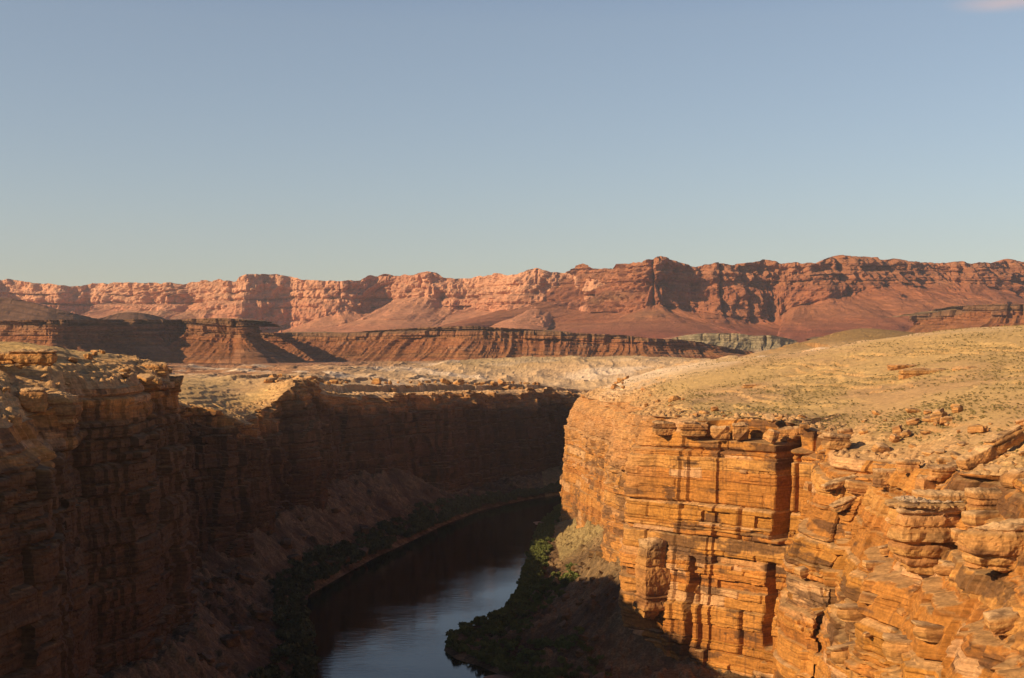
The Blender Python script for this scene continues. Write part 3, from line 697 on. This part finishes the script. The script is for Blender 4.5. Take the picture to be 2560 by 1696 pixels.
#OBJ_BEGIN
# ------------------------------------------------------------------ loose rocks, ledges, shrubs
def rock_mesh(name, size, seed, n=12, layers=0, rnd=0.25, rough=0.10, taper=0.0, hard=0.75, tint=None):
    """a weathered block: rounded box with beds, chips and noise; size = full extents, base at z=0"""
    r = np.random.RandomState(seed)
    V = []; F = []; g = np.linspace(-1, 1, n + 1); A_, B_ = np.meshgrid(g, g, indexing='ij')
    for ax in range(3):
        for sg in (-1, 1):
            p = np.zeros(A_.shape + (3,)); p[..., ax] = sg; p[..., (ax + 1) % 3] = A_; p[..., (ax + 2) % 3] = B_
            o = len(V) * (n + 1) ** 2; V.append(p.reshape(-1, 3)); F.append(grid_faces(n + 1, n + 1, flip=(sg < 0)) + o)
    V = np.vstack(V); F = np.vstack(F)[:, ::-1]
    q = V / np.maximum(np.linalg.norm(V, axis=1), 1e-9)[:, None]
    V = V * (1 - rnd) + q * 1.25 * rnd
    d = np.array(size) / 2.0
    P = V * d
    for k in range(5):                                    # cut planes: chipped corners
        nrm = r.randn(3); nrm /= np.linalg.norm(nrm); nn = nrm * d; lim = np.linalg.norm(nn) * r.uniform(1.0, 1.35) * hard * 1.15
        h = P @ nrm - lim; P = P - np.maximum(h, 0)[:, None] * nrm
    m = float(min(size))
    nx = vn3(P[:, 0] / m * 1.7, P[:, 1] / m * 1.7, P[:, 2] / m * 1.7 + seed, seed) + 0.5 * vn3(P[:, 0] / m * 4, P[:, 1] / m * 4, P[:, 2] / m * 4 + seed, seed + 1) + 0.25 * vn3(P[:, 0] / m * 9, P[:, 1] / m * 9, P[:, 2] / m * 9 + seed, seed + 2)
    nx = nx + 0.16 * vn3(P[:, 0] / m * 20, P[:, 1] / m * 20, P[:, 2] / m * 26, seed + 3)
    P = P + q * (nx * rough * m)[:, None]
    zz = P[:, 2] / d[2]
    if layers:
        B = np.sort(np.concatenate([[-1.3], r.uniform(-1, 1, layers - 1), [1.3]])); k = np.clip(np.searchsorted(B, zz) - 1, 0, layers - 1)
        e = np.minimum(zz - B[k], B[k + 1] - zz) * d[2]
        off = (hsh(k, k * 0, 1, seed) - 0.5) * 0.20 - 0.11 * np.exp(-(e / 0.18 / (1 + m / 12)) ** 2)
        P[:, :2] *= (1 + off)[:, None]
    if taper: P[:, :2] *= (1 + taper * zz)[:, None]
    P[:, 2] += d[2] * 0.96
    c = PAL[(hsh(np.floor(zz * 4), zz * 0, 2, seed) * 5.99).astype(int)]
    c = mix(c, (0.50, 0.33, 0.18), 0.55 * sstep(0.5, 0.95, zz) + 0.2)
    c = mix(c, VARN, 0.6 * sstep(0.15, 0.6, vn3(P[:, 0] / m * 1.2, P[:, 1] / m * 1.2, P[:, 2] / m * 3, seed + 8)))
    if tint is not None: c = c * np.array(tint)
    # weld the seams of the six sides
    key = np.round(V, 5); u, idx, inv = np.unique(key, axis=0, return_index=True, return_inverse=True)
    inv = inv.ravel()
    return make_mesh(name, P[idx], inv[F], c[idx], smooth=False)

def put(o, x, y, z, rz=0.0, tilt=(0, 0), sc=1.0):
    o.location = (x, y, z); o.rotation_euler = (tilt[0], tilt[1], rz); o.scale = (sc, sc, sc) if np.isscalar(sc) else sc
    return o
def gz1(x, y):
    return float(ground_z(np.array([x]), np.array([y]))[0])

# rocks one can point to: (name, label, cat, px, py(base), depth, size, rz, tilt, layers, rnd, taper)
SPECIAL = [
 ('rock_block', 'pale squared double block on the cliff rim, leftmost of the row of rim blocks', 'rock', 1665, 1085, 580, (11, 9, 5.2), .1, (0, 0), 4, .22, 0),
 ('rock_block', 'rounded pale block right beside the leftmost rim block, above the crumbling slope', 'rock', 1735, 1088, 572, (11.5, 9, 5.6), -.05, (0, 0), 4, .22, 0),
 ('rock_block', 'dark-based square block on the rim, third of the row, with a gap beside it', 'rock', 1800, 1100, 562, (7, 7, 5.5), .15, (0, 0), 3, .12, 0),
 ('rock_block', 'upright square rim block just left of the deep dark gap in the cliff edge', 'rock', 1852, 1098, 558, (7, 7, 6.5), -.1, (0, 0), 3, .10, 0),
 ('rock_block', 'small pointed boulder leaning in the dark gap of the rim blocks', 'boulder', 1925, 1105, 545, (4.2, 4.2, 5.0), .5, (.2, .25), 0, .3, -.2),
 ('rock_slab', 'long tilted striped slab on the rim right of the dark gap, dipping to the left', 'slab', 1985, 1100, 520, (12, 7, 5.2), .05, (0, -.10), 4, .1, 0),
 ('rock_block', 'squared yellow-brown block with a shadow hole on its right, below the tilted striped slab', 'rock', 2090, 1122, 480, (8, 6, 5), .1, (0, .04), 3, .12, 0),
 ('rock_slab', 'dark fallen slab tipped steeply to the lower left on the broken slope', 'slab', 2115, 1265, 430, (8.5, 4, 2.2), .2, (.1, -.42), 2, .1, 0),
 ('rock_slab', 'grey-brown slab lying just above the dark tipped slab', 'slab', 2100, 1218, 440, (10, 5, 2.4), .1, (.0, -.30), 2, .1, 0),
 ('rock_block', 'square brown block in the broken slope left of the rounded caprock butte', 'rock', 2212, 1215, 415, (6.2, 5, 5), .1, (0, .03), 2, .12, 0),
 ('caprock', 'large rounded layered rock butte with a pale rubbly cap, above the wall at right', 'butte', 2318, 1408, 352, (18, 14, 17), .1, (0, 0), 7, .55, .04),
 ('rock_slab', 'broad flat pale slab lying level above and right of the rounded butte', 'slab', 2372, 1275, 368, (17, 11, 5.0), -.05, (0, 0), 2, .12, .05),
 ('rock_slab', 'second flat slab right of the broad pale slab, with a dark undercut end', 'slab', 2468, 1278, 345, (10, 9, 5.6), -.1, (0, 0), 3, .14, .04),
 ('rock_ledge', 'rounded bulging ledge at the right edge of the photo below the flat slabs', 'ledge', 2510, 1420, 318, (17, 12, 10.5), .0, (0, 0), 5, .5, 0),
 ('rock_block', 'pale squared boulder on the slope above the broad flat slab', 'boulder', 2352, 1200, 392, (6.2, 5, 4), .2, (0, 0), 2, .2, 0),
 ('rock_block', 'smaller pale rounded boulder left of the squared boulder above the flat slab', 'boulder', 2270, 1180, 400, (7, 5, 3.6), -.3, (0, 0), 2, .3, 0),
 ('rock_fin', 'brown leaning rock fin at the upper right, pointing up towards the right edge', 'rock', 2520, 1120, 418, (12, 5, 5.2), .25, (0, -.42), 3, .22, 0),
 ('rock_fin', 'lower left half of the leaning brown fin near the right edge', 'rock', 2448, 1162, 410, (9.5, 5, 4.4), .2, (0, -.38), 2, .25, 0),
 ('rock_pillar', 'free-standing layered rock pillar at the foot of the sunlit wall above the shaded talus', 'pillar', 1632, 1535, 640, (12, 12, 35), .3, (0, 0), 9, .16, -.12),
 ('rock_ledge', 'long low orange ledge on the right hillside near the right edge', 'ledge', 2310, 950, 700, (26, 8, 5.6), .05, (0, 0), 3, .2, 0),
 ('rock_ledge', 'lower ledge of jointed blocks just right of the long orange ledge', 'ledge', 2430, 948, 690, (18, 8, 6), -.05, (0, 0), 3, .2, 0),
 ('rock_ledge', 'small dark broken ledge below the long orange ledge on the hillside', 'ledge', 2365, 990, 600, (9, 4, 2.8), .1, (0, -.08), 2, .2, 0),
 ('rock_ledge', 'thin flat ledge on the hillside up left of the long orange ledge', 'ledge', 2255, 925, 760, (14, 6, 3.0), 0, (0, 0), 2, .15, 0),
 ('rock_ledge', 'short brown ledge in the middle of the sunlit plateau', 'ledge', 1900, 975, 800, (19, 6, 3.4), .05, (0, 0), 3, .18, 0),
 ('rock_slab', 'flat dark slab lying on the skyline of the left rim', 'slab', 88, 912, 430, (13.5, 9, 4.4), .05, (0, 0), 3, .22, .05),
 ('rock_slab', 'thin flat slab at the left edge of the photo beside the skyline slab', 'slab', 5, 908, 432, (9, 7, 3.4), .0, (0, 0), 2, .2, 0),
 ('rock_ledge', 'dark stacked ledge at the right end of the left rim skyline', 'ledge', 388, 945, 545, (9, 9, 6), .1, (0, 0), 4, .2, .1),
 ('rock_ledge', 'dark overhanging knob at the outer corner of the left rim', 'ledge', 430, 982, 552, (8, 9, 6.5), .2, (0, 0), 4, .25, .12),
 ('rock_ledge', 'round-topped brown boulder just left of the dark corner knob of the left rim', 'boulder', 375, 975, 520, (7, 6, 4.6), .0, (0, 0), 3, .35, 0),
 ('rock_block', 'sunlit layered bulge of rock on the left rim above the dark wall', 'rock', 150, 1068, 412, (10, 8, 10), .1, (0, 0), 6, .28, .06),
 ('rock_block', 'sunlit orange boulder on the left slope beside the layered bulge', 'rock', 78, 1030, 405, (7.5, 6, 7), .3, (0, 0), 3, .35, 0),
 ('boulder', 'rounded sunlit boulder low on the left slope near the left edge', 'boulder', 28, 1072, 372, (5.2, 4.5, 3.8), .3, (0, 0), 2, .35, 0),
]
for i, (nm, lab, cat, px, py, d, size, rz, tl, lay, rnd, tp) in enumerate(SPECIAL):
    if px > 1600 and not (2240 < px < 2440 and py < 1000 or px == 1900):
        v = WV[(np.abs(WPX - px) < 10) & (np.abs(WPY - py) < 10)]
        if len(v):
            dn_ = float(np.percentile(v[:, 1], 15)); size = tuple(q * dn_ / d for q in size); d = dn_ + size[1] * (0.18 if nm != 'rock_pillar' else -0.25)
    x, y, z = W(px, py, d)
    if nm == 'caprock': z -= 1.5
    o = add(nm, rock_mesh(nm, size, 700 + i, 40 if max(size) > 8 else 26, lay, rnd, 0.11, tp, 0.80), M_boulder)
    put(o, x, y, z, rz, tl); tag(o, lab, cat)
    if nm == 'caprock':
        cp = add('rubbly_cap', rock_mesh('rubbly_cap', (size[0] * .90, size[1] * .92, 2.4), 791, 44, 2, .5, .30, 0, .9, tint=(0.98, 1.15, 1.5)), M_boulder, o); cp.location = (0, 0, size[2] * .90)

VARI_SHADE = [rock_mesh('boulder', (2.0, 1.7 + .3 * k % 2, 1.1 + .12 * k), 930 + k, 9, 2, .18, .12, 0, .75, tint=(.38, .42, .5)) for k in range(6)]  # darker copies of the rim boulders, talus shade put into the tint
# loose boulders scattered along the rims, on the hillside and on the talus
rs = np.random.RandomState(5)
VARI_SUN = [rock_mesh('boulder', (2.0, 1.7 + .3 * k % 2, 1.1 + .12 * k), 900 + k, 9, 2, .18, .10, 0, .75) for k in range(8)]
def scatter(n, spots, zf, smin, smax, label, group, name='boulder', cat='boulder', mat=M_boulder, variants=None):
    VARI = variants or VARI_SUN
    z = zf(spots[:, 0], spots[:, 1])
    for i in range(min(n, len(spots))):
        o = add(name, VARI[rs.randint(len(VARI))], mat)
        s = smin + (smax - smin) * rs.rand() ** 2.2
        put(o, spots[i, 0], spots[i, 1], float(z[i]) - 0.12 * s, rs.rand() * 6.28, (rs.randn() * .18, rs.randn() * .18), (s * rs.uniform(.8, 1.4), s, s * rs.uniform(.7, 1.2)))
        tag(o, label, cat, group)
def near_rim(info, n, p0, p1, back0, back1):
    P, N, s, zt = info; px = P[:, 0] / P[:, 1] * FPX + 1280; idx = np.where((px > p0) & (px < p1))[0]
    i = idx[rs.randint(len(idx), size=n)]; v = back0 + (back1 - back0) * rs.rand(n) ** 1.3
    return P[i] - N[i] * v[:, None] + rs.randn(n, 2)
# angular blocks jutting from the broken slope below the right rim
k = (WPX > 2010) & (WPX < 2600) & (WPY > 1120) & (WPY < 1640); cand = WV[k]
JUT = [rock_mesh('jutting_block', (2.4 + .3 * q, 1.9, 1.1 + .16 * q), 950 + q, 16, 3, .10 + .02 * q, .06, 0, .85) for q in range(6)]
for v in cand[rs.randint(len(cand), size=48)]:
    sc_ = 0.9 + 1.9 * rs.rand() ** 2; o = add('jutting_block', JUT[rs.randint(6)], M_boulder)
    put(o, v[0] + .5 * sc_, v[1] + .4 * sc_, v[2] - .8 * sc_, rs.uniform(-.35, .35), (rs.randn() * .06, rs.randn() * .12), (sc_ * rs.uniform(.9, 1.6), sc_, sc_ * rs.uniform(.8, 1.3)))
    tag(o, 'angular orange block jutting out of the broken slope below the right rim', 'rock', 'angular blocks jutting from the right slope')
sp = near_rim(infoR, 110, 1960, 2560, 3, 45)
scatter(110, sp, lambda x, y: ground_z(x, y) + 0.25, 0.5, 2.2, 'loose brown boulder lying behind the broken edge of the right rim', 'loose boulders along the right rim')
sp = near_rim(infoR, 60, 1440, 1960, 4, 30)
scatter(60, sp, lambda x, y: ground_z(x, y) + 0.25, 0.6, 2.0, 'loose rubble boulder on the crumbling rim left of the squared rim blocks', 'rubble boulders on the far part of the right rim')
sp = near_rim(infoL, 60, -60, 460, 3, 30)
scatter(60, sp, lambda x, y: ground_z(x, y) + 0.25, 0.4, 1.5, 'loose sunlit rock on the slope above the left rim', 'loose rocks on the left rim', name='loose_rock', cat='rock')
sp = np.stack([rs.uniform(20, 60, 400), rs.uniform(520, 800, 400)], -1)
sp = sp[inside(sp[:, 0], sp[:, 1], CANYON)]
scatter(60, sp, floor_z, 0.7, 2.6, 'shaded boulder on the talus at the foot of the right wall', 'boulders on the right talus', variants=VARI_SHADE, name='talus_boulder')
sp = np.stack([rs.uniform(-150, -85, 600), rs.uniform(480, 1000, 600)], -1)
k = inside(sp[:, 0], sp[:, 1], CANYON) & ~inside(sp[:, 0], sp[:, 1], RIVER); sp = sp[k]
scatter(90, sp, floor_z, 0.8, 3.4, 'shaded boulder on the talus below the left wall', 'boulders on the left talus', variants=VARI_SHADE, name='talus_boulder')

sp = near_rim(infoL, 260, 800, 1440, 26, 46); sp = sp[sp[:, 1] > 1010]
scatter(90, sp, lambda x, y: ground_z(x, y) + 0.3, 1.0, 3.4, 'tan block of the broken ledge set back from the far canyon rim', 'ledge blocks behind the far rim', name='ledge_block', cat='rock')
# river shrubs: leaf clumps on short stems
def shrub_np(seed, n=230, w=2.3, h=3.2, leaf=0.55):
    r = np.random.RandomState(seed)
    nl = 6; cen = np.stack([r.uniform(-.55, .55, nl) * w, r.uniform(-.55, .55, nl) * w, r.uniform(.35, .75, nl) * h], -1); rad = r.uniform(.35, .6, nl) * w * .8
    k = r.randint(nl, size=n); q = r.randn(n, 3); q /= np.linalg.norm(q, axis=1)[:, None]; q[:, 2] = np.abs(q[:, 2]) * 1.1 - .35
    c = cen[k] + q * (rad[k] * r.uniform(.6, 1.05, n))[:, None]; c[:, 2] = np.maximum(c[:, 2], .15)
    a = r.randn(n, 3); a /= np.linalg.norm(a, axis=1)[:, None]; b = np.cross(a, r.randn(n, 3)); b /= np.linalg.norm(b, axis=1)[:, None]
    L = leaf * r.uniform(.6, 1.3, n)[:, None]
    V = np.stack([c - a * L, c + b * L * .6, c + a * L, c - b * L * .6], 1).reshape(-1, 3)
    F = np.arange(len(V)).reshape(-1, 4)
    return V, F
SH = [shrub_np(40 + k) for k in range(6)]
def shrub_meshes(mat, pre):
    out = []
    for k, (V, F) in enumerate(SH):
        me = make_mesh(pre, V, F); me.materials.append(mat); out.append(me)
    return out
TAMM = shrub_meshes(M_tam, 'tamarisk_shrub'); WILM = shrub_meshes(M_wil, 'willow_shrub')
def along(bank, side_in, n, w0, w1, y0, y1):
    """points on the land side of a bank"""
    out = []
    seg = np.linalg.norm(np.diff(bank, axis=0), axis=1); cs = np.concatenate([[0], np.cumsum(seg)])
    while len(out) < n:
        t = rs.rand() * cs[-1]; x = np.interp(t, cs, bank[:, 0]); y = np.interp(t, cs, bank[:, 1])
        if not (y0 < y < y1): continue
        dn = w0 + (w1 - w0) * rs.rand() ** 1.4
        a = rs.rand() * 6.28
        p = (x + side_in * dn * .9, y + rs.randn() * 2)
        out.append(p)
    out = np.array(out)
    return out[~inside(out[:, 0], out[:, 1], RIVER) & inside(out[:, 0], out[:, 1], CANYON)]
def plant(sp, meshes, nind, label, group, stuffname, stufflabel, mat, smin, smax, nm, zf=floor_z, cat='shrub', lift=-0.2):
    z = zf(sp[:, 0], sp[:, 1]); sc = rs.uniform(smin, smax, len(sp)); rot = rs.rand(len(sp)) * 6.28
    order = np.argsort(sp[:, 1] / sc)
    for i in order[:nind]:
        o = add(nm, meshes[rs.randint(6)], None); put(o, sp[i, 0], sp[i, 1], float(z[i]) + lift, rot[i], (0, 0), float(sc[i])); tag(o, label, cat, group)
    rest = order[nind:]
    if len(rest):
        VV = []; FF = []; o0 = 0
        for i in rest:
            V, F = SH[rs.randint(6)]; c, s_ = math.cos(rot[i]), math.sin(rot[i])
            v = V * sc[i]; v = np.stack([v[:, 0] * c - v[:, 1] * s_ + sp[i, 0], v[:, 0] * s_ + v[:, 1] * c + sp[i, 1], v[:, 2] + z[i] + lift], -1)
            VV.append(v); FF.append(F + o0); o0 += len(v)
        o = add(stuffname, make_mesh(stuffname, np.vstack(VV), np.vstack(FF)), mat); tag(o, stufflabel, 'shrubs', kind='stuff')
sp = along(BANK_L, -1, 800, 0.5, 17, 420, 1560)
plant(sp, TAMM, 290, 'dark tamarisk shrub in the thicket along the left bank of the river', 'tamarisk shrubs on the left bank', 'tamarisk_thicket', 'distant dark thicket along the far bend of the river', M_tam, 1.3, 2.3, 'tamarisk_shrub')
sp = along(BANK_R, 1, 1500, 0.5, 40, 480, 1180)
px_ = sp[:, 0] / sp[:, 1] * FPX + 1280
sp = sp[rs.rand(len(sp)) < np.where(sp[:, 0] - np.interp(sp[:, 1], BANK_R[:, 1], BANK_R[:, 0]) < 22, 1, .55)]
sp = sp[~((sp[:, 1] > 800) & (poly_dist(sp[:, 0], sp[:, 1], BANK_R) > 13))]
plant(sp, WILM, 290, 'green willow shrub in the thicket on the right bank of the river', 'willow shrubs on the right bank', 'willow_thicket', 'low green thicket on the right bank near the far bend', M_wil, 0.8, 1.5, 'willow_shrub')

# small desert scrub on the right plateau
SHs = SH; SH = [shrub_np(80 + k, 36, 0.55, 0.55, 0.16) for k in range(6)]
SCM = shrub_meshes(M_scrub, 'desert_scrub')
yy = np.exp(rs.uniform(math.log(330), math.log(1100), 24000)); tt_ = rs.uniform(0.02, 0.42, 24000); sp = np.stack([tt_ * yy, yy], -1)
dn = fbm(sp[:, 0] / 25, sp[:, 1] / 40, 4, 207)
sp = sp[(~inside(sp[:, 0], sp[:, 1], CANYON)) & (poly_dist(sp[:, 0], sp[:, 1], rimR) > 12) & (rs.rand(len(sp)) < 0.50 + 1.6 * dn)]
plant(sp, SCM, 290, 'small olive desert scrub bush on the sunlit plateau right of the canyon', 'desert scrub bushes on the right plateau', 'desert_scrub_cover', 'speckled cover of olive scrub over the sunlit hillside', M_scrub, 0.4, 1.6, 'desert_scrub', zf=ground_z, cat='bush', lift=0.0)
# sandbars
def sandbar(name, cx, cy, rx, ry, h, label, rz=0):
    a = np.linspace(0, 2 * math.pi, 49)[:-1]; rr = np.linspace(0, 1, 9)
    V = []
    for r_ in rr:
        k = 1 + .12 * np.sin(3 * a + 1) + .07 * np.sin(5 * a)
        V.append(np.stack([r_ * rx * k * np.cos(a), r_ * ry * k * np.sin(a), h * (1 - r_ ** 2) - 0.25 + 0 * a], -1))
    V = np.stack(V); n = 48; i = np.arange(8)[:, None] * n + np.arange(n)[None]; j = np.arange(8)[:, None] * n + (np.arange(n)[None] + 1) % n
    F = np.stack([i, j, j + n, i + n], -1).reshape(-1, 4)[:, ::-1]
    o = add(name, make_mesh(name, V.reshape(-1, 3), F, smooth=True), M_sand); o.location = (cx, cy, SHORE_Z + .3); o.rotation_euler.z = rz
    tag(o, label, 'sandbar', kind='structure')
x, y = shore(1252, 1700); sandbar('sandbar', x, y, 9, 10, .8, 'small sandbar in the river at the bottom edge of the photo')
x, y = shore(1352, 1309); sandbar('sandbar', x, y, 7, 12, .9, 'pale sandbar at the right bank near the far bend of the river')
print('objects', time.time() - T0)

# ------------------------------------------------------------------ haze
hx = make_mesh('haze', np.array([(x, y, z) for x in (-9000, 9000) for y in (-300, 9500) for z in (-155, 700)], float), np.array([[0, 1, 3, 2], [4, 6, 7, 5], [0, 4, 5, 1], [2, 3, 7, 6], [0, 2, 6, 4], [1, 5, 7, 3]]))
hm = bpy.data.materials.new('haze_air'); hm.use_nodes = True; hn = hm.node_tree.nodes; hn.clear()
ho = hn.new('ShaderNodeOutputMaterial'); hv = hn.new('ShaderNodeVolumePrincipled'); hv.inputs['Density'].default_value = 3.0e-5
hv.inputs['Color'].default_value = (.80, .84, .95, 1); hv.inputs['Anisotropy'].default_value = 0.2
hm.node_tree.links.new(hv.outputs[0], ho.inputs['Volume'])
hz = add('haze', hx, hm); tag(hz, 'thin evening haze filling the air over the canyon and desert', 'haze', kind='stuff')
#OBJ_END
print('TOTAL', time.time() - T0)
